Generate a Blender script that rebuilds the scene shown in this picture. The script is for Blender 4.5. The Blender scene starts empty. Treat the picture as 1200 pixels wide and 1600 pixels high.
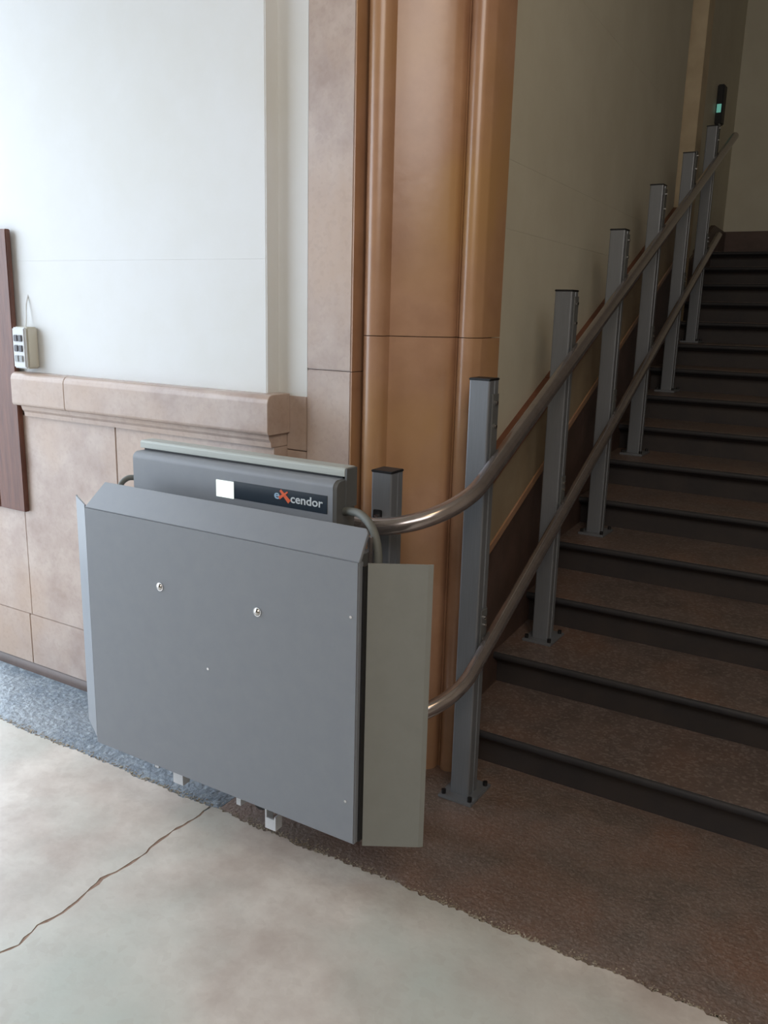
import bpy, bmesh, math, random
from mathutils import Vector, Matrix
random.seed(7)
C = bpy.context.scene.collection
scene = bpy.context.scene

# ------------------------------------------------------------------ camera
F_PX, W_PX, H_PX = 1350.47, 1200.0, 1600.0
right = Vector((0.8517, 0.5234, 0.0246)).normalized()
up = Vector((-0.1405, 0.1828, 0.9731))
back = Vector((0.5048, -0.8322, 0.2293)).normalized()
up = back.cross(right).normalized(); right = up.cross(back).normalized()
cam_data = bpy.data.cameras.new('camera')
cam = bpy.data.objects.new('camera', cam_data); C.objects.link(cam)
cam_data.sensor_fit = 'VERTICAL'; cam_data.sensor_height = 36.0
cam_data.lens = 36.0 * F_PX / H_PX
cam_data.clip_start = 0.02; cam_data.clip_end = 200
m = Matrix.Identity(4)
for i in range(3):
    m[i][0] = right[i]; m[i][1] = up[i]; m[i][2] = back[i]
m[2][3] = 1.55
cam.matrix_world = m
scene.camera = cam

# ------------------------------------------------------------------ world and lights
world = bpy.data.worlds.new('world'); scene.world = world; world.use_nodes = True
bg = world.node_tree.nodes['Background']
bg.inputs[0].default_value = (0.76, 0.87, 1.0, 1)
bg.inputs[1].default_value = 4.2

def area(name, loc, target, sx, sy, power, col):
    l = bpy.data.lights.new(name, 'AREA'); l.shape = 'RECTANGLE'; l.size = sx; l.size_y = sy
    l.energy = power; l.color = col
    o = bpy.data.objects.new(name, l); C.objects.link(o); o.location = loc
    o.rotation_euler = (Vector(target) - Vector(loc)).to_track_quat('-Z', 'Y').to_euler()
    return o
# daylight through the big open doorway on the left, and an added soft fill high in the hall for the stair wall
area('doorway_daylight', (-3.78, 1.0, 1.6), (-1.0, 1.0, 1.0), 4.6, 2.8, 47, (0.79, 0.885, 1.0))
area('hall_fill', (0.9, -1.0, 3.3), (-1.3, 2.9, 1.7), 2.4, 1.6, 60, (1.0, 0.95, 0.91))
area('hall_lamp', (0.5, 0.6, 3.6), (-1.2, 2.6, 1.5), 0.5, 0.5, 9, (1.0, 0.72, 0.42))

vs = scene.view_settings
scene.display_settings.display_device = 'sRGB'
vs.view_transform = 'Standard'; vs.look = 'None'; vs.gamma = 1.0
vs.use_curve_mapping = False
vs.exposure = 0.0

# ------------------------------------------------------------------ materials
def srgb(r, g, b):
    f = lambda c: (c/255/12.92) if c/255 <= 0.04045 else ((c/255+0.055)/1.055)**2.4
    return (f(r), f(g), f(b), 1)

def mat(name, c1, c2=None, scale=4.0, rough=0.6, metal=0.0, bump=0.0, bscale=60.0, bdet=3, detail=6.0,
        speck=None, speck_scale=120.0, speck_amt=0.3, spec=0.5, c3=None, stretch=None, contrast=(0.35, 0.65), coat=0.0):
    mt = bpy.data.materials.new(name); mt.use_nodes = True
    nt = mt.node_tree; N = nt.nodes; L = nt.links
    b = N['Principled BSDF']
    b.inputs['Roughness'].default_value = rough
    b.inputs['Metallic'].default_value = metal
    b.inputs['Specular IOR Level'].default_value = spec
    b.inputs['Coat Weight'].default_value = coat
    b.inputs['Coat Roughness'].default_value = 0.4
    tc = N.new('ShaderNodeTexCoord')
    mp = N.new('ShaderNodeMapping'); L.new(tc.outputs['Object'], mp.inputs[0])
    if stretch: mp.inputs['Scale'].default_value = stretch
    if c2 is None:
        c2 = tuple(x*0.93 for x in c1[:3]) + (1,)
    n = N.new('ShaderNodeTexNoise'); n.inputs['Scale'].default_value = scale; n.inputs['Detail'].default_value = detail
    n.inputs['Roughness'].default_value = 0.6
    L.new(mp.outputs[0], n.inputs['Vector'])
    r = N.new('ShaderNodeValToRGB'); L.new(n.outputs['Fac'], r.inputs[0])
    r.color_ramp.elements[0].position = contrast[0]; r.color_ramp.elements[1].position = contrast[1]
    r.color_ramp.elements[0].color = c1; r.color_ramp.elements[1].color = c2
    col = r.outputs[0]
    if c3 is not None:
        n3 = N.new('ShaderNodeTexNoise'); n3.inputs['Scale'].default_value = scale*0.37; n3.inputs['Detail'].default_value = 3
        L.new(mp.outputs[0], n3.inputs['Vector'])
        r3 = N.new('ShaderNodeValToRGB'); L.new(n3.outputs['Fac'], r3.inputs[0])
        r3.color_ramp.elements[0].position = 0.45; r3.color_ramp.elements[1].position = 0.7
        mx = N.new('ShaderNodeMixRGB'); L.new(r3.outputs[0], mx.inputs[0]); L.new(col, mx.inputs[1])
        mx.inputs[2].default_value = c3; col = mx.outputs[0]
    if speck is not None:
        v = N.new('ShaderNodeTexVoronoi'); v.inputs['Scale'].default_value = speck_scale
        L.new(mp.outputs[0], v.inputs['Vector'])
        sp = N.new('ShaderNodeSeparateColor'); L.new(v.outputs['Color'], sp.inputs[0])
        rs = N.new('ShaderNodeValToRGB'); L.new(sp.outputs[0], rs.inputs[0])
        rs.color_ramp.elements[0].position = 0.6; rs.color_ramp.elements[1].position = 0.95
        mul = N.new('ShaderNodeMath'); mul.operation = 'MULTIPLY'; L.new(rs.outputs[0], mul.inputs[0]); mul.inputs[1].default_value = speck_amt
        mx = N.new('ShaderNodeMixRGB'); L.new(mul.outputs[0], mx.inputs[0]); L.new(col, mx.inputs[1])
        mx.inputs[2].default_value = speck; col = mx.outputs[0]
    L.new(col, b.inputs['Base Color'])
    if bump > 0:
        nb = N.new('ShaderNodeTexNoise'); nb.inputs['Scale'].default_value = bscale; nb.inputs['Detail'].default_value = bdet
        L.new(mp.outputs[0], nb.inputs['Vector'])
        bp = N.new('ShaderNodeBump'); bp.inputs['Strength'].default_value = bump; bp.inputs['Distance'].default_value = 0.01
        L.new(nb.outputs['Fac'], bp.inputs['Height']); L.new(bp.outputs[0], b.inputs['Normal'])
    return mt

M = {}
M['cream'] = mat('cream_paint', srgb(223, 225, 225), srgb(219, 220, 217), 3, 0.55, bump=0.05, bscale=30)
M['stone'] = mat('pink_beige_stone', srgb(196, 180, 170), srgb(168, 148, 138), 7, 0.27, bump=0.06, bscale=25, c3=srgb(184, 160, 142), contrast=(.3, .7), speck=srgb(128, 108, 96), speck_scale=90, speck_amt=0.09)
M['pier'] = mat('warm_lit_tan_stone', srgb(182, 142, 112), srgb(160, 120, 92), 6, 0.26, coat=0.5, bump=0.06, bscale=22, c3=srgb(176, 136, 92), contrast=(.3, .7))  # same stone as the wall, with weaker, warmer light mixed into its colour
M['stair_stone'] = mat('dark_brown_stone', srgb(96, 76, 68), srgb(78, 62, 54), 6, 0.45, bump=0.08, bscale=30)
M['stair_paint'] = mat('aged_olive_cream_paint', srgb(214, 210, 192), srgb(206, 201, 182), 2.5, 0.6, bump=0.05, bscale=30)
M['gap'] = mat('dark_joint_filler', srgb(70, 50, 40), None, 8, 0.9)
M['concrete'] = mat('mottled_concrete', srgb(216, 207, 196), srgb(180, 166, 155), 4.5, 0.48, bump=0.12, bscale=24, c3=srgb(186, 190, 180), speck=srgb(150, 132, 118), speck_scale=45, speck_amt=0.10, contrast=(.32, .68), detail=9)
M['crackfill'] = mat('crack_filling', srgb(158, 132, 114), srgb(128, 100, 84), 40, 0.9)
M['crust'] = mat('worn_plaster_edge', srgb(188, 178, 158), srgb(140, 124, 104), 30, 0.8, bump=0.3, bscale=80)
M['terrazzo'] = mat('brown_terrazzo', srgb(122, 104, 94), srgb(102, 90, 82), 9, 0.42, bump=0.45, bscale=75, bdet=9, spec=1.0, coat=0.35, c3=srgb(124, 95, 80), speck=srgb(170, 158, 150), speck_scale=190, speck_amt=0.35)
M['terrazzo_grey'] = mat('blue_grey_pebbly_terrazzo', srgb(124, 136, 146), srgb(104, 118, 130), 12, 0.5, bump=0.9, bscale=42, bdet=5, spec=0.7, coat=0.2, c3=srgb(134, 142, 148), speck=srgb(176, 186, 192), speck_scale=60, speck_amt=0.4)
M['pale_stone'] = mat('pale_ochre_stone', srgb(206, 190, 160), srgb(192, 174, 144), 6, 0.5)
M['ledge_red'] = mat('red_brown_polished_stone', srgb(124, 76, 52), srgb(104, 62, 44), 8, 0.4)
M['stair_band'] = mat('brownish_cream_band', srgb(160, 144, 118), srgb(142, 124, 100), 4, 0.5)
M['tread'] = mat('worn_brown_tread', srgb(110, 96, 90), srgb(94, 82, 77), 8, 0.45, bump=0.2, bscale=70, c3=srgb(116, 92, 80), speck=srgb(160, 150, 142), speck_scale=110, speck_amt=0.35)
M['riser_low'] = mat('brown_black_riser', srgb(62, 55, 52), srgb(52, 48, 48), 6, 0.6, bump=0.1, bscale=40)
M['riser'] = mat('dark_riser_stone', srgb(50, 48, 49), srgb(42, 42, 46), 6, 0.6, bump=0.1, bscale=40)
M['wood'] = mat('dark_reddish_wood', srgb(116, 74, 58), srgb(92, 58, 48), 6, 0.42, bump=0.1, bscale=30, stretch=(8, 8, .7))
M['lift'] = mat('grey_powder_coat', srgb(129, 133, 138), srgb(126, 130, 136), 20, 0.4, bump=0.02, bscale=300)
M['lift_dark'] = mat('dark_grey_plastic', srgb(96, 98, 98), None, 20, 0.5)
M['flap'] = mat('warm_grey_flap_coat', srgb(134, 136, 131), srgb(131, 133, 128), 20, 0.48)
M['alu'] = mat('anodised_aluminium', srgb(128, 132, 137), srgb(122, 126, 131), 30, 0.42, metal=0.35, stretch=(10, 10, .3))
M['cap_alu'] = mat('pale_aluminium_profile', srgb(176, 180, 174), None, 30, 0.45, metal=0.2, stretch=(.3, 10, 10))
M['steel'] = mat('polished_stainless_steel', srgb(174, 166, 164), srgb(164, 156, 154), 30, 0.2, metal=0.8)
M['chrome'] = mat('bright_chrome', srgb(225, 225, 225), None, 30, 0.1, metal=1.0)
M['black'] = mat('black_plastic', srgb(22, 22, 24), None, 20, 0.5)
M['panel'] = mat('blue_black_label_film', srgb(46, 56, 66), None, 20, 0.25)
M['hose'] = mat('grey_rubber_hose', srgb(112, 114, 108), None, 40, 0.6, bump=0.05, bscale=200)
M['white'] = mat('white_plastic', srgb(214, 216, 218), None, 20, 0.4)
M['ivory'] = mat('ivory_plastic', srgb(206, 202, 188), None, 20, 0.5)
M['button'] = mat('dark_grey_buttons', srgb(92, 92, 98), None, 20, 0.5)
M['button_pale'] = mat('pale_grey_buttons', srgb(160, 164, 166), None, 20, 0.5)
M['text_white'] = mat('white_print', srgb(205, 212, 216), None, 20, 0.5)
M['text_blue'] = mat('pale_blue_print', srgb(160, 190, 214), None, 20, 0.5)
M['text_red'] = mat('orange_red_print', srgb(222, 84, 44), srgb(226, 110, 60), 200, 0.5)
M['ceiling'] = mat('hall_ceiling_paint', srgb(190, 184, 170), None, 3, 0.8)
M['plaster'] = mat('hall_plaster', srgb(176, 162, 142), srgb(166, 150, 130), 2, 0.8)
M['ground'] = mat('pale_paving', srgb(170, 172, 170), srgb(150, 152, 152), 2, 0.8)

def emis(name, col, s):
    mt = bpy.data.materials.new(name); mt.use_nodes = True
    b = mt.node_tree.nodes['Principled BSDF']
    b.inputs['Base Color'].default_value = (0.02, 0.02, 0.02, 1)
    n = mt.node_tree.nodes.new('ShaderNodeTexNoise'); n.inputs['Scale'].default_value = 60
    r = mt.node_tree.nodes.new('ShaderNodeValToRGB')
    r.color_ramp.elements[0].color = tuple(c*.9 for c in col[:3]) + (1,); r.color_ramp.elements[1].color = col
    mt.node_tree.links.new(n.outputs['Fac'], r.inputs[0]); mt.node_tree.links.new(r.outputs[0], b.inputs['Emission Color'])
    b.inputs['Emission Strength'].default_value = s
    return mt
M['screen'] = emis('lit_display', (0.9, 1.0, 0.95, 1), 1.25)
M['green'] = emis('green_indicator', (0.25, 0.75, 0.6, 1), 0.42)

# ------------------------------------------------------------------ helpers
def link(name, bm, mt, parent=None, smooth=False, bev=0.0, loc=None, seg=2):
    if bev > 0:
        bmesh.ops.bevel(bm, geom=list(bm.edges), offset=bev, segments=seg, affect='EDGES', clamp_overlap=True)
    bmesh.ops.recalc_face_normals(bm, faces=bm.faces)
    me = bpy.data.meshes.new(name); bm.to_mesh(me); bm.free()
    me.materials.append(M[mt])
    if smooth:
        for p in me.polygons: p.use_smooth = True
        try: me.set_sharp_from_angle(angle=math.radians(38))
        except Exception: pass
    o = bpy.data.objects.new(name, me); C.objects.link(o)
    if loc: o.location = loc
    if parent: o.parent = parent
    return o

def bx(bm, x0, x1, y0, y1, z0, z1):
    vs_ = [bm.verts.new((x, y, z)) for x in (x0, x1) for y in (y0, y1) for z in (z0, z1)]
    for f in ((0, 1, 3, 2), (4, 6, 7, 5), (0, 4, 5, 1), (2, 3, 7, 6), (0, 2, 6, 4), (1, 5, 7, 3)):
        bm.faces.new([vs_[i] for i in f])
    return bm

def box(name, mt, a, parent=None, bev=0.0, smooth=False):
    return link(name, bx(bmesh.new(), *a), mt, parent, bev=bev, smooth=smooth)

def prism(pts3a, pts3b, bm=None):
    bm = bm or bmesh.new()
    A = [bm.verts.new(p) for p in pts3a]; B = [bm.verts.new(p) for p in pts3b]
    bm.faces.new(A); bm.faces.new(B[::-1]); n = len(A)
    for i in range(n):
        bm.faces.new((A[i], B[i], B[(i+1) % n], A[(i+1) % n]))
    return bm

def prism_z(poly, z0, z1):      # plan polygon raised
    return prism([(x, y, z0) for x, y in poly], [(x, y, z1) for x, y in poly])

def cyl(bm, p, axis, r, h, n=16, r2=None):
    axis = Vector(axis).normalized(); q = axis.to_track_quat('Z', 'Y').to_matrix().to_4x4()
    mt_ = Matrix.Translation(Vector(p) + axis*h/2) @ q
    bmesh.ops.create_cone(bm, cap_ends=True, segments=n, radius1=r, radius2=r if r2 is None else r2, depth=h, matrix=mt_)
    return bm

def tube(bm, pts, r, n=16):
    pts = [Vector(p) for p in pts]; rings = []
    nrm = None
    for i, p in enumerate(pts):
        t = (pts[min(i+1, len(pts)-1)] - pts[max(i-1, 0)]).normalized()
        if nrm is None: nrm = t.orthogonal().normalized()
        nrm = (nrm - t*nrm.dot(t)).normalized(); b = t.cross(nrm)
        rings.append([bm.verts.new(p + (nrm*math.cos(a) + b*math.sin(a))*r) for a in [2*math.pi*k/n for k in range(n)]])
    for a, b in zip(rings, rings[1:]):
        for k in range(n): bm.faces.new((a[k], a[(k+1) % n], b[(k+1) % n], b[k]))
    bm.faces.new(rings[0][::-1]); bm.faces.new(rings[-1])
    return bm

def spline(ctrl, per=8):
    P = [Vector(c) for c in ctrl]; P = [2*P[0]-P[1]] + P + [2*P[-1]-P[-2]]; out = []
    for i in range(1, len(P)-2):
        for k in range(per):
            t = k/per
            out.append(0.5*((2*P[i]) + (P[i+1]-P[i-1])*t + (2*P[i-1]-5*P[i]+4*P[i+1]-P[i+2])*t*t + (3*P[i]-P[i-1]-3*P[i+1]+P[i+2])*t**3))
    out.append(P[-2]); return out

def thing(name, loc, label, cat, group=None):
    o = bpy.data.objects.new(name, None); C.objects.link(o); o.location = loc; o.empty_display_size = 0.1
    o['label'] = label; o['category'] = cat
    if group: o['group'] = group
    return o
def structure(name, loc=(0, 0, 0), label=None):
    o = bpy.data.objects.new(name, None); C.objects.link(o); o.location = loc; o['kind'] = 'structure'; o.empty_display_size = 0.1
    if label: o['label'] = label
    return o
def adopt(root):                 # parts were built in world space: keep them there under an offset root
    for ch in root.children:
        if not ch.get('kept'):
            ch.location = Vector(ch.location) - Vector(root.location)

# ------------------------------------------------------------------ calibrated stair numbers
T, R, O, Y1 = 0.3663, 0.1377, 0.0465, 2.573
S = R/T; SK = -0.0666
NSTEP = 15
def sx(x0, y): return x0 + SK*(y-2.3)

# ------------------------------------------------------------------ floor
fl = structure('floor')
fl['label'] = 'brown terrazzo floor along the wall and foot of the stairs, pale concrete in front'
bm = bx(bmesh.new(), -1.690, 3.2, -4.2, 2.75, -0.2, 0.0); link('terrazzo_base', bm, 'terrazzo', fl)
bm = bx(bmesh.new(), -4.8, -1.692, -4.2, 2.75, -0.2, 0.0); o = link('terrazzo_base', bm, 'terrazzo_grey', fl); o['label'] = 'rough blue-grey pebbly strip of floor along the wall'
def ragged(x0, x1, y, n, amp, seed):
    rnd = random.Random(seed); out = []
    for i in range(n+1):
        x = x0 + (x1-x0)*i/n
        a = amp*(0.5*math.sin(x*9.1+seed)+0.35*math.sin(x*31+1.7*seed)) + amp*rnd.uniform(-.6, .6)
        out.append((x, y+a))
    return out
crack = [(-1.700, -4.2), (-1.700, 0.4), (-1.706, 0.8), (-1.701, 1.0), (-1.708, 1.064), (-1.690, 1.106), (-1.712, 1.175), (-1.697, 1.24), (-1.702, 1.289), (-1.719, 1.389), (-1.708, 1.45),
         (-1.706, 1.517), (-1.716, 1.58), (-1.72, 1.657), (-1.712, 1.738), (-1.716, 1.812)]
g = 0.0045
edgeL = ragged(-4.8, -1.716-g, 1.815, 420, 0.008, 3)
edgeR = ragged(-1.716+g, 3.2, 1.815, 640, 0.009, 5)
def fine(pts, step=0.02, amp=0.003):
    rnd = random.Random(4); out = []
    for (xa, ya), (xb, yb) in zip(pts, pts[1:]):
        n = max(1, int(abs(yb-ya)/step)) if ya > 0 else 1
        for i in range(n):
            out.append((xa+(xb-xa)*i/n + (rnd.uniform(-amp, amp) if ya > 0 else 0), ya+(yb-ya)*i/n))
    return out
cr = fine(crack)
rw = random.Random(12); wv = [rw.uniform(.35, 1.5) for _ in cr]
left = [(-4.8, -4.2)] + [(x-g*k, y) for (x, y), k in zip(cr, wv)] + edgeL[::-1]
right_ = [(x+g*k, y) for (x, y), k in zip(cr, wv)] + edgeR + [(3.2, -4.2)]
for poly in (left, right_):
    link('concrete_slab', prism_z(poly, -0.01, 0.003), 'concrete', fl)
bm = bmesh.new()
a = [bm.verts.new((x-.008, y, .0018)) for x, y in cr]; b = [bm.verts.new((x+.008, y, .0018)) for x, y in cr]
for i in range(len(cr)-1): bm.faces.new((a[i], a[i+1], b[i+1], b[i]))
o = link('joint_filling', bm, 'crackfill', fl); o['label'] = 'reddish-brown filling of the wandering crack'
bm = bmesh.new(); rnd = random.Random(21)      # crumbs of concrete left on the terrazzo along the edge
for i in range(2600):
    x = rnd.uniform(-3.4, 1.2); off = abs(rnd.gauss(0, .014)); y = 1.813+off; r = rnd.uniform(.0012, .0042)*(1 if off < .02 else .7)
    k = rnd.randint(4, 6); a0 = rnd.uniform(0, 6)
    top = [bm.verts.new((x+r*rnd.uniform(.6, 1.2)*math.cos(a0+6.283*q/k), y+r*rnd.uniform(.6, 1.2)*math.sin(a0+6.283*q/k), .0015)) for q in range(k)]
    bot = [bm.verts.new((v.co.x, v.co.y, .0001)) for v in top]
    bm.faces.new(top)
    for q in range(k): bm.faces.new((top[q], bot[q], bot[(q+1) % k], top[(q+1) % k]))
o = link('concrete_crumbs', bm, 'crust', fl); o['kind'] = 'stuff'; o['label'] = 'pale crumbs along the worn edge of the concrete'

# ------------------------------------------------------------------ left wall (faces the viewer)
wl = structure('wall_left')
UP = [(-3.31, 5.0), (-3.31, 1.6908), (-1.775, 1.6908), (-1.775, 5.0)]
box('wall_core', 'gap', (-3.31, -1.50, 2.30, 2.55, 0.0, 5.0), wl)
box('painted_panel', 'cream', (-3.31, -1.775, 2.18, 2.31, 1.27, 1.6905), wl)
link('painted_panel', prism([(x, 2.18, z) for x, z in UP], [(x, 2.31, z) for x, z in UP]), 'cream', wl)
box('painted_recess', 'cream', (-1.80, -1.656, 2.238, 2.32, 1.268, 5.0), wl)
box('panel_return', 'cream', (-1.775, -1.7705, 2.1815, 2.238, 1.268, 5.0), wl)
# dado stones
for a in ((-3.03, -2.4755, 2.17, 2.31, .2635, 1.105), (-2.4725, -1.735, 2.17, 2.31, .2635, 1.105),
          (-3.045, -2.2, 2.17, 2.31, .04, .2615), (-2.197, -1.735, 2.17, 2.31, .04, .2615),
          (-3.31, -3.031, 2.17, 2.31, .2635, .712), (-3.31, -3.031, 2.171, 2.31, .7135, 1.27), (-3.31, -3.048, 2.17, 2.31, .04, .2615),
          (-1.7345, -1.656, 2.235, 2.31, 1.093, 1.268), (-1.7345, -1.656, 2.235, 2.31, .04, 1.090)):
    box('stone_block', 'stone', a, wl, bev=0.002)
# hollowed foot of the wall; its dark colour paints the shadow band there
ft = [(2.19, 0.05)] + [(2.19-0.028*math.sin(a), 0.045-0.045*(1-math.cos(a))) for a in [math.pi/2*k/6 for k in range(7)]] + [(2.30, 0.0), (2.30, 0.05)]
link('foot_shadow_cove', prism([(-3.31, y, z) for y, z in ft], [(-1.5, y, z) for y, z in ft]), 'stair_stone', wl, smooth=True)

# ledge (dado rail) of the left wall
tr = structure('trim_1', label='pale stone ledge running along the lit left wall')
def ledge_prof(f, top, bot):
    return [(2.235, top), (f+.022, top), (f+.012, top-.004), (f+.004, top-.012), (f, top-.024), (f, bot+.010), (f+.004, bot+.003), (f+.010, bot), (2.235, bot)]
for x0, x1 in ((-2.992, -2.6850), (-2.6842, -1.722)):
    p = ledge_prof(2.12, 1.276, 1.148)
    link('ledge_stone', prism([(x0, y, z) for y, z in p], [(x1, y, z) for y, z in p]), 'stone', tr, bev=0.002, seg=1)
    p = [(2.235, 1.1478), (2.138, 1.1478), (2.142, 1.132), (2.150, 1.122), (2.152, 1.106), (2.235, 1.106)]
    link('ledge_moulding', prism([(x0+(.03 if x0 < -2.9 else 0), y, z) for y, z in p], [(x1-(.012 if x1 > -2 else 0), y, z) for y, z in p]), 'stone', tr)

# wooden board standing in the recess at the far left
t = thing('wooden_board', (-3.15, 2.158, .712), 'dark reddish-brown wooden board standing upright at the far left end of the stone ledge', 'board')
for x0, x1 in ((-3.309, -3.155), (-3.153, -2.997)):
    box('plank', 'wood', (x0, x1, 2.147, 2.1695, .7125, 1.806), t, bev=0.003)
adopt(t)

# call station on the ledge
t = thing('call_station', (-2.925, 2.15, 1.28), 'small white push-button box with grey buttons at the left end of the ledge', 'control box')
o = box('housing', 'ivory', (-2.962, -2.885, 2.128, 2.179, 1.292, 1.448), t, bev=0.006, smooth=True)
o = box('front_cover', 'white', (-2.960, -2.887, 2.118, 2.132, 1.294, 1.446), t, bev=0.005, smooth=True)
for i in range(3):
    for j in range(2):
        box('button', 'button' if i else 'button_pale', (-2.947+j*.026, -2.926+j*.026, 2.113, 2.119, 1.318+i*.038, 1.342+i*.038), t, bev=0.002)
link('cable', tube(bmesh.new(), spline([(-2.925, 2.155, 1.445), (-2.925, 2.16, 1.48), (-2.93, 2.168, 1.53), (-2.933, 2.183, 1.57)]), .0028, 8), 'cream', t, smooth=True)
adopt(t)

# ------------------------------------------------------------------ moulded stone surround (pier) between wall and stairs
def arc(cx, cy, r, a0, a1, n=8):
    return [(cx+r*math.cos(math.radians(a0+(a1-a0)*k/n)), cy+r*math.sin(math.radians(a0+(a1-a0)*k/n))) for k in range(n+1)]
pr_ = structure('trim_2', label='tall moulded tan stone surround at the corner of the staircase')
ZJ1, ZJ2 = 1.357, 1.468
for z0, z1, mt_ in ((0, ZJ1-.001, 'pier'), (ZJ1+.001, 5, 'pier')):
    link('stone_block', bx(bmesh.new(), -1.6545, -1.488, 2.2345, 2.34, max(z0, .0), z1), 'stone', pr_, bev=0.003)
    link('return_block', bx(bmesh.new(), -1.4878, -1.484, 2.2355, 2.305, z0, z1), 'pier', pr_)  # side face of the strip, its dim warm light put into the colour
# bead + splayed fascia
pf = [(-1.485, 2.34)] + [(-1.474, 2.325)] + arc(-1.436, 2.292, .037, 170, 355, 14) \
     + [(-1.400, 2.314), (-1.375, 2.326), (-1.33, 2.350), (-1.285, 2.386), (-1.262, 2.404), (-1.249, 2.417), (-1.2435, 2.43), (-1.2435, 2.45), (-1.25, 2.62), (-1.485, 2.62)]
pb = [(-1.2425, 2.62), (-1.2425, 2.455), (-1.236, 2.452)] + arc(-1.204, 2.462, .031, 190, 330, 9) + [(-1.173, 2.462), (-1.168, 2.472), (-1.165, 2.485), (-1.166, 2.612), (-1.21, 2.62)]
for z0, z1 in ((0, ZJ2-.0012), (ZJ2+.0012, 5)):
    link('fascia_block', prism_z(pf, z0, z1), 'pier', pr_, smooth=True)
    link('bead_block', prism_z(pb, z0, z1), 'pier', pr_, smooth=True)
box('joint_backing', 'gap', (-1.50, -1.19, 2.49, 2.60, 0, 5), pr_)

# ------------------------------------------------------------------ stair side wall
wr = structure('wall_right', label='cream painted wall rising along the stairs')
def skew_slab(poly_yz, xf, xb, bm=None):      # poly in (y,z)
    return prism([(sx(xf, y), y, z) for y, z in poly_yz], [(sx(xb, y), y, z) for y, z in poly_yz], bm)
Ya, Yb, Yc = 2.60, 5.95, 8.70
zs = [0.0, 1.83, 2.055, 2.75, 3.5, 5.0]
for i in range(5):
    a, b = zs[i]+(.0003 if i else 0), zs[i+1]-.0003
    link('painted_block', skew_slab([(Ya, a), (Yb, a), (Yb, b), (Ya, b)], -1.25, -1.45), 'stair_paint', wr)
link('painted_block', skew_slab([(6.90, 0), (Yc, 0), (Yc, 5), (6.90, 5)], -1.265, -1.45), 'stair_paint', wr)
link('wall_core', skew_slab([(Ya, 0), (Yc, 0), (Yc, 5), (Ya, 5)], -1.37, -1.44), 'gap', wr)
link('stone_pilaster', prism_z([(-1.75, 6.28), (-1.474, 6.28), (-1.474, 6.44), (-1.75, 6.44)], 1.2, 5), 'pale_stone', wr, bev=.004)
link('painted_block', skew_slab([(6.445, 0), (6.895, 0), (6.895, 5), (6.445, 5)], -1.252, -1.45), 'stair_paint', wr)
link('painted_block', bx(bmesh.new(), -1.80, -1.61, 5.85, 6.279, 0, 5), 'stair_paint', wr)
link('stone_block', skew_slab([(Yb+.001, 0.0), (6.47, 0.0), (6.47, 6.47*S-.25), (Yb+.001, S*Yb-.25)], -1.205, -1.31), 'stair_stone', wr)
link('base_block', skew_slab([(6.47, 1.2), (8.5, 1.2), (8.5, 2.28), (7.75, 2.28), (6.47, 1.86)], -1.235, -1.44), 'stair_stone', wr)
# dado below the ledge
n = 5
for i in range(n):
    ya = Ya + (Yb-Ya)*i/n + .001; yb = Ya + (Yb-Ya)*(i+1)/n - .001
    link('stone_block', skew_slab([(ya, 0.0), (yb, 0.0), (yb, S*yb-.25), (ya, S*ya-.25)], -1.205, -1.31), 'stair_stone', wr)
# raking ledge
tr = structure('trim_3', label='stone ledge rising along the stair wall behind the posts')
n = 4
for i in range(n):
    ya = 2.615 + (Yb-2.615)*i/n + .001; yb = 2.615 + (Yb-2.615)*(i+1)/n - .001
    link('ledge_stone', skew_slab([(ya, S*ya-.060), (yb, S*yb-.060), (yb, S*yb-.010), (ya, S*ya-.010)], -1.178, -1.31), 'ledge_red', tr, bev=0.004, seg=1)
    link('ledge_band', skew_slab([(ya, S*ya-.290), (yb, S*yb-.290), (yb, S*yb-.0605), (ya, S*ya-.0605)], -1.190, -1.31), 'stair_band', tr)
    link('ledge_moulding', skew_slab([(ya, S*ya-.325), (yb, S*yb-.325), (yb, S*yb-.2905), (ya, S*ya-.2905)], -1.185, -1.31), 'pier', tr, bev=.003, seg=1)

# ------------------------------------------------------------------ stairs
st = thing('staircase', (0.0, 2.573, 0.0), 'wide dark brown stone staircase with rounded projecting step edges climbing to the right', 'staircase')
XR = 1.45
for k in range(1, NSTEP+1):
    y = Y1+(k-1)*T; z = k*R; zb = (k-1)*R
    last = k == NSTEP
    yb = y+T+.02 if not last else 8.72
    yn = y-O+.006
    tp = [(yn, z), (yn, z-.006), (yn+.014, z-.039), (y+.03, z-.0395), (yb, z-.0395), (yb, z)]
    link('tread', prism([(sx(-1.26, a), a, c) for a, c in tp], [(XR, a, c) for a, c in tp]), 'tread', st)
    nose = [(yn-.0005, z-.0015)] + [(yn-.001-.010*math.sin(a), z-.0155+.0135*math.cos(a)) for a in [math.pi*j/8 for j in range(1, 9)]] + [(yn+.010, z-.034), (yn+.016, z-.040), (yn+.0135, z-.0385), (yn-.0005, z-.007)]
    link('nosing', prism([(sx(-1.26, a), a, c) for a, c in nose], [(XR, a, c) for a, c in nose]), 'riser', st, smooth=True)
    rp = [(y-O+.027, z-.0405)] + [(y-O*.42*(1-math.sin(a))+.0, z-.041-.022*(1-math.cos(a))) for a in [math.pi/2*j/4 for j in range(5)]] + [(y, z-.07), (y, zb), (y+.03, zb), (y+.03, z-.0405)]
    link('riser', prism([(sx(-1.26, a), a, c) for a, c in rp], [(XR, a, c) for a, c in rp]), 'riser_low', st, smooth=True)
bm = bmesh.new()
pp = [(Y1+.04, -0.1), (Y1+.04+14*T, 14*R-.06), (8.72, 14*R-.06), (8.72, -.1)]
o = link('stair_core', prism([(sx(-1.26, a), a, c) for a, c in pp], [(XR, a, c) for a, c in pp]), 'riser', st)
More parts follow.
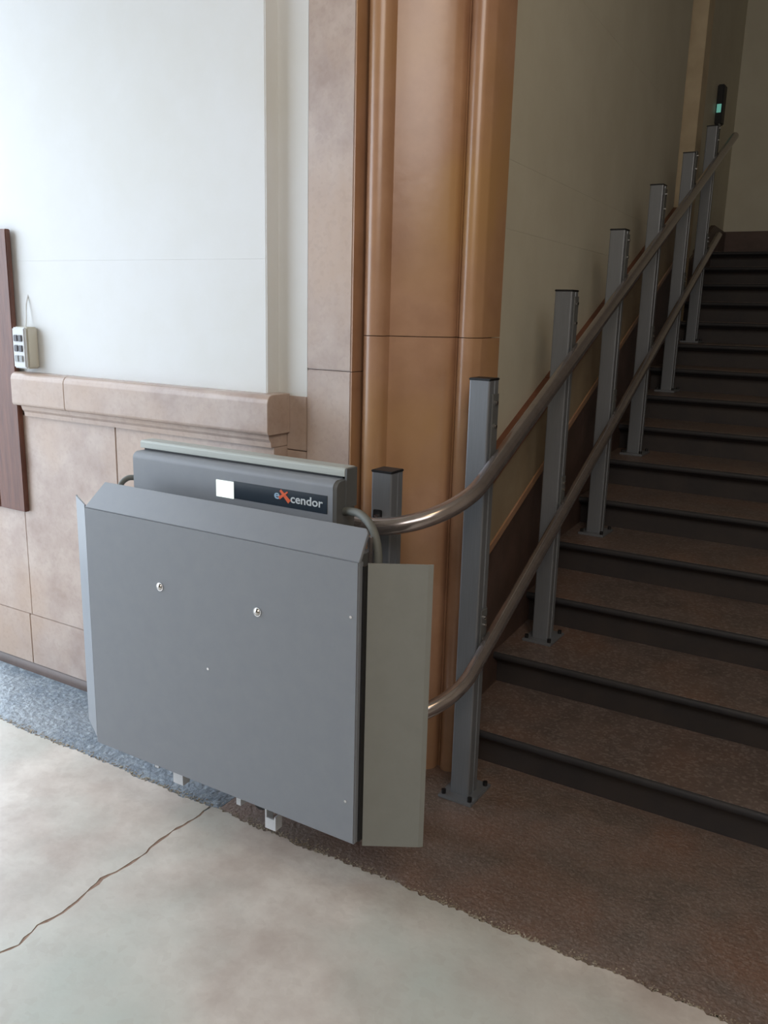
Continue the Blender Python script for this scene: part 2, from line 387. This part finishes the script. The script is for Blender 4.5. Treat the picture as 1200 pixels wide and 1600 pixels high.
adopt(st)

# ------------------------------------------------------------------ back wall of the upper landing, hall shell
wb = structure('wall_back', label='dim cream wall above the top landing')
box('painted_wall', 'stair_paint', (-1.9, 1.6, 8.5, 8.7, 2.29, 5.0), wb)
bb = structure('baseboard_back', label='dark red-brown stone base on the back wall of the upper landing')
for x0, x1 in ((-1.9, -.9), (-.897, .3), (.303, 1.5)):
    box('stone_block', 'stair_stone', (x0, x1, 8.47, 8.55, 2.066, 2.289), bb)
w = structure('wall_stair_side'); box('plaster', 'plaster', (1.45, 1.65, 2.2, 8.7, 0, 5), w)
w = structure('wall_hall_front'); box('plaster', 'plaster', (1.65, 3.2, 2.17, 2.4, 0, 5), w)
w = structure('wall_hall_right'); box('plaster', 'plaster', (3.2, 3.4, -4.2, 2.4, 0, 5), w)
w = structure('wall_rear'); box('plaster', 'plaster', (-5.2, 3.4, -4.4, -4.2, 0, 5), w)
w = structure('wall_doorway')
for a in ((-4.1, -3.9, -4.2, -1.6, 0, 5), (-4.1, -3.9, 4.2, 5.0, 0, 5), (-4.1, -3.9, -1.6, 4.2, 3.2, 5)):
    box('plaster', 'plaster', a, w)
box('paving', 'ground', (-4.80, -3.32, 2.755, 20, -.2, 0.0), structure('ground_outside'))
w = structure('ceiling'); box('plaster', 'ceiling', (-5.4, 3.4, -4.4, 8.7, 5.0, 5.2), w)
w = structure('ground_outside'); box('paving', 'ground', (-30, -4.805, -20, 20, -.2, 0.0), w)

# ------------------------------------------------------------------ guide posts
def make_post(x, y, z, h, label, facing=True, low=True, rz_u=None, rz_l=None):
    t = thing('guide_post', (x, y, z), label, 'post', 'lift guide posts')
    hw = .033
    # extruded square tube with rounded corners and one shallow slot per side
    prof = []
    s = hw; c = .005
    for (cx, cy, a0) in ((s-c, s-c, 0), (-s+c, s-c, 90), (-s+c, -s+c, 180), (s-c, -s+c, 270)):
        if a0 == 0: prof += [(s, -.006), (s-.003, -.005), (s-.003, .005), (s, .006)]
        for k in range(4):
            a = math.radians(a0+30*k); prof.append((cx+c*math.cos(a), cy+c*math.sin(a)))
    bm = prism([(a, b, .010) for a, b in prof], [(a, b, h) for a, b in prof])
    link('post_tube', bm, 'alu', t)
    link('end_cap', bx(bmesh.new(), -.0345, .0345, -.0345, .0345, h, h+.007), 'black', t, bev=.002)
    link('base_plate', bx(bmesh.new(), -.060, .060, -.068, .085, 0.0, .011), 'alu', t, bev=.002)
    for a, b in ((-.047, -.052), (.047, -.052), (-.047, .066), (.047, .066)):
        bm = cyl(bmesh.new(), (a, b, .011), (0, 0, 1), .0075, .014, 12)
        link('bolt_cap', bm, 'black', t)
    if facing:
        for zr, hi in ((rz_u, .19), (rz_l, .10)):
            if zr is None: continue
            zl = zr - z
            br = link('rail_bracket', bx(bmesh.new(), hw+.0005, hw+.007, -.018, .022, zl-.03, zl+hi), 'lift_dark', t, bev=.001, seg=1)
            for zz in (zl+hi-.025, zl+hi*.5-.0):
                link('bolt', cyl(bmesh.new(), (hw+.007, .0, zz), (1, 0, 0), .006, .007, 10), 'chrome', br)
            link('arm', cyl(bmesh.new(), (hw-.002, .004, zl), (1, 0, 0), .009, .03, 10), 'steel', t)
    return t
YP = [2.322, 3.1083, 3.8467, 4.5789, 5.384, 6.1245]
ZP = [0, 2*R, 4*R, 6*R, 8*R, 10*R]
ordn = ['aluminium guide post bolted to the floor at the foot of the stairs', 'aluminium guide post, second up the stairs, bolted on the second step',
        'aluminium guide post, third up the stairs, left of the steps', 'aluminium guide post, fourth up the stairs, in dim light',
        'aluminium guide post, fifth up the stairs, in front of the pale pilaster', 'aluminium guide post, topmost and farthest up the dark stairs, below the green light']
ZU = lambda y: 1.183 + (y-2.5)*S
ZL = lambda y: .6064 + (y-2.5)*S
XRAIL = -1.0208
for k in range(6):
    y = YP[k]+.02
    make_post(sx(-1.084, y), y, ZP[k], 1.350 if k else 1.352, ordn[k], True, True, ZU(y), ZL(y))
p0 = make_post(-1.250, 2.075, 0.006 if False else 0.0, 1.098, 'shorter aluminium guide post standing behind the lift, in front of the tan stone surround', False)
box_l = link('rail_bracket', bx(bmesh.new(), -.022, .006, -.0395, -.033, .952, .992), 'black', p0, bev=.002)
link('screw', cyl(bmesh.new(), (-.008, -.0395, .973), (0, -1, 0), .007, .005, 12), 'chrome', box_l)
link('arm', cyl(bmesh.new(), (0.0, -.031, .965), (0, -1, 0), .009, .075, 10), 'steel', p0)
link('arm', cyl(bmesh.new(), (0.0, -.031, .40), (0, -1, 0), .009, .075, 10), 'steel', p0)

# ------------------------------------------------------------------ rails
def rail_path(zflat, zfun, yend):
    pts = [(-2.06+.1*i, 1.95, zflat) for i in range(8)]
    xr = sx(XRAIL, 2.2); r = .235; cx = xr-r; cy = 1.95+r
    for k in range(0, 19):
        a = math.radians(-90+90*k/18); x = cx+r*math.cos(a); y = cy+r*math.sin(a)
        z = zflat + max(0, 0)
        # slope blends in through the bend
        arc_len = r*math.radians(90*k/18); tot = r*math.pi/2
        zb = zfun(cy)
        u = arc_len/tot; z1 = zflat; 
        h = zb-zflat; sl = S*tot
        z = zflat + (3*h-sl)*u*u + (sl-2*h)*u**3
        pts.append((x, y, z))
    n = 20
    for i in range(1, n+1):
        y = cy + (yend-cy)*i/n
        pts.append((sx(XRAIL, y), y, zfun(y)))
    return pts
t = thing('upper_guide_rail', (XRAIL, 2.2, 1.05), 'upper polished steel tube rail rising along the stairs past the posts', 'rail')
link('tube', tube(bmesh.new(), rail_path(.965, ZU, 6.72), .0245, 24), 'steel', t, smooth=True)
adopt(t)
t = thing('lower_guide_rail', (XRAIL, 2.2, .5), 'lower polished steel tube rail running close above the stairs', 'rail')
pl = rail_path(.395, ZL, 6.45)
link('tube', tube(bmesh.new(), pl, .0215, 24), 'steel', t, smooth=True)
link('drive_strip', tube(bmesh.new(), [(a, b, c-.0235) for a, b, c in pl], .0075, 10), 'steel', t, smooth=True)
adopt(t)

# ------------------------------------------------------------------ stair lift
lf = thing('stair_lift', (-1.55, 1.80, 0.03), 'grey folded wheelchair platform lift parked on the rails against the wall', 'stair lift')
# carriage behind
box('carriage', 'lift_dark', (-1.96, -1.30, 1.84, 1.925, .16, .93), lf, bev=.01)
# platform plate
box('platform_plate', 'lift', (-2.030, -1.066, 1.650, 1.672, .205, .964), lf, bev=.004, smooth=True)
bm = prism([(-2.029, 1.652, .962), (-1.067, 1.652, .962), (-1.082, 1.712, 1.020), (-1.092, 1.720, 1.028), (-2.016, 1.720, 1.028)],
           [(-2.029, 1.660, .956), (-1.067, 1.660, .956), (-1.082, 1.720, 1.014), (-1.092, 1.728, 1.022), (-2.016, 1.728, 1.022)])
link('folded_ramp', bm, 'lift', lf, bev=.0015, seg=1)
box('platform_body', 'lift_dark', (-1.99, -1.12, 1.674, 1.80, .26, .95), lf)
# side flaps
def flap(x0, y0, x1, y1, z0, z1, mt_):
    d = Vector((x1-x0, y1-y0)).normalized(); nrm = Vector((d.y, -d.x))*.0022
    if nrm.y > 0: nrm = -nrm
    q = [(x0, y0), (x0+(x1-x0)*.93, y0+(y1-y0)*.93), (x1, y1+.003)]
    f = [(a+nrm.x, b+nrm.y) for a, b in q]; bk = [(a-nrm.x, b-nrm.y) for a, b in q[::-1]]
    return link('side_flap', prism_z(f+bk, z0, z1), mt_, lf)
o = flap(-1.060, 1.680, -.926, 1.760, .192, .955, 'flap')
o = flap(-2.036, 1.660, -2.165, 1.733, .219, .966, 'lift')
box('hinge_strip', 'black', (-1.0655, -1.060, 1.665, 1.70, .21, .95), lf)
# bolts and screws on plate
for x, z in ((-1.729, .775), (-1.378, .774)):
    bm = bmesh.new(); bmesh.ops.create_uvsphere(bm, u_segments=16, v_segments=10, radius=.0105, matrix=Matrix.Translation((x, 1.650, z)) @ Matrix.Diagonal((1, .75, 1, 1)))
    cyl(bm, (x, 1.651, z), (0, -1, 0), .0125, .003, 16)
    link('dome_bolt', bm, 'chrome', lf, smooth=True)
for x, z in ((-1.087, .822), (-1.094, .323), (-1.555, .571)):
    link('screw', cyl(bmesh.new(), (x, 1.651, z), (0, -1, 0), .0038, .0025, 10), 'chrome', lf)
# control housing above the platform
hs = [(1.82, .93), (1.82, 1.088)] + [(1.842-.022*math.cos(a), 1.088+.020*math.sin(a)) for a in [math.pi/2*k/6 for k in range(1, 7)]] + [(1.905, 1.108), (1.905, .93)]
H_ = link('control_housing', prism([(-2.003, y, z) for y, z in hs], [(-1.262, y, z) for y, z in hs]), 'lift', lf, smooth=True)
link('housing_end_cap', prism([(-1.2618, y+.001, z-.001) for y, z in hs], [(-1.252, y+.004, z-.003 if z > 1 else z) for y, z in hs]), 'lift_dark', H_, smooth=True)
box('label_panel', 'panel', (-1.6005, -1.279, 1.8185, 1.8205, 1.017, 1.0665), H_, bev=.0005)
box('display', 'screen', (-1.666, -1.6015, 1.8175, 1.8203, 1.015, 1.0635), H_, bev=.0005)
def text(body, x, z, size, mt_, parent, name, xs=1.0):
    cu = bpy.data.curves.new(name, 'FONT'); cu.body = body; cu.size = size; cu.extrude = .0004; cu.offset = .0005
    cu.resolution_u = 3
    o = bpy.data.objects.new(name, cu); C.objects.link(o)
    o.rotation_euler = (math.pi/2, 0, 0); o.location = (x, 1.8178, z); o.scale = (xs, 1, 1)
    bpy.context.view_layer.update()
    me = bpy.data.meshes.new_from_object(o.evaluated_get(bpy.context.evaluated_depsgraph_get()))
    me.transform(o.matrix_world); bpy.data.objects.remove(o); bpy.data.curves.remove(cu)
    me.materials.clear(); me.materials.append(M[mt_])
    q = bpy.data.objects.new(name, me); C.objects.link(q); q.parent = parent
    return q
text('e', -1.4560, 1.0375, .034, 'text_blue', H_, 'logo_letter', 1.25)
text('cendor', -1.4000, 1.0330, .033, 'text_white', H_, 'logo_lettering', 1.13)
bm = bmesh.new()      # the crossing orange strokes of the logo's x
def stroke(bm, x0, z0, x1, z1, w0, w1, y=1.8176):
    d = Vector((x1-x0, z1-z0)).normalized(); n_ = Vector((-d.y, d.x))
    q = [(x0+n_.x*w0, z0+n_.y*w0), (x0-n_.x*w0, z0-n_.y*w0), (x1-n_.x*w1, z1-n_.y*w1), (x1+n_.x*w1, z1+n_.y*w1)]
    prism([(a, y, b) for a, b in q], [(a, y+.0008, b) for a, b in q], bm)
stroke(bm, -1.434, 1.0620, -1.403, 1.0330, .0035, .0060)
stroke(bm, -1.438, 1.0400, -1.409, 1.0600, .0045, .0020, 1.8172)
link('logo_cross', bm, 'text_red', H_)
# aluminium profile across the top
cp = [(1.862, 1.114), (1.862, 1.132), (1.867, 1.137), (1.913, 1.137), (1.913, 1.0), (1.900, 1.0), (1.900, 1.114)]
link('top_profile', prism([(-2.014, y, z) for y, z in cp], [(-1.2535, y, z) for y, z in cp]), 'cap_alu', lf, bev=.001, seg=1)
box('profile_end_cap', 'lift_dark', (-1.2533, -1.247, 1.863, 1.912, 1.03, 1.1355), lf)
box('profile_gap', 'black', (-2.0, -1.262, 1.866, 1.899, 1.1085, 1.1138), lf)
# hoses
link('hose', tube(bmesh.new(), spline([(-1.262, 1.865, 1.018), (-1.225, 1.85, 1.027), (-1.175, 1.825, 1.029), (-1.125, 1.800, 1.006), (-1.101, 1.79, .955), (-1.096, 1.785, .88), (-1.094, 1.785, .70), (-1.12, 1.79, .55)]), .0110, 14), 'hose', lf, smooth=True)
link('hose', tube(bmesh.new(), spline([(-1.990, 1.86, 1.005), (-2.02, 1.85, 1.018), (-2.045, 1.83, 1.017), (-2.058, 1.81, .985), (-2.05, 1.80, .90), (-2.0, 1.80, .8)]), .0085, 12), 'hose', lf, smooth=True)
link('pivot_rod', cyl(bmesh.new(), (-1.118, 1.78, .80), (0, 0, 1), .007, .19, 12), 'steel', lf)
# underside
box('bottom_bar', 'lift', (-1.83, -1.30, 1.745, 1.80, .140, .160), lf, bev=.002)
box('bottom_bar', 'lift_dark', (-1.92, -1.28, 1.81, 1.84, .10, .17), lf, bev=.002)
def foot(x, h, w=.022, y=1.768):
    bm = bx(bmesh.new(), x, x+.006, y, y+.03, .14-h, .15)
    bx(bm, x+.006, x+w, y, y+.005, .14-h, .14-h+.035)
    bx(bm, x+w, x+w+.005, y, y+.03, .14-h, .14-h+.045)
    link('underside_bracket', bm, 'white', lf)
foot(-1.905, .035, .012); foot(-1.825, .062, .036); foot(-1.565, .05, .012); foot(-1.455, .088, .034)
for x in (-1.84, -1.50):
    link('roller', cyl(bmesh.new(), (x, 1.80, .105), (0, 1, 0), .028, .02, 18), 'black', lf)
adopt(lf)

# ------------------------------------------------------------------ upper call station with green light
xw = sx(-1.265, 7.4)
t = thing('upper_call_station', (xw, 7.4, 3.0), 'dark control box with a glowing green light above the topmost post', 'control box')
o = box('housing', 'black', (xw+.001, xw+.055, 7.35, 7.45, 2.98, 3.26), t, bev=.008)
o = box('indicator_light', 'green', (xw+.012, xw+.044, 7.346, 7.3505, 3.06, 3.12), t, bev=.001)
adopt(t)
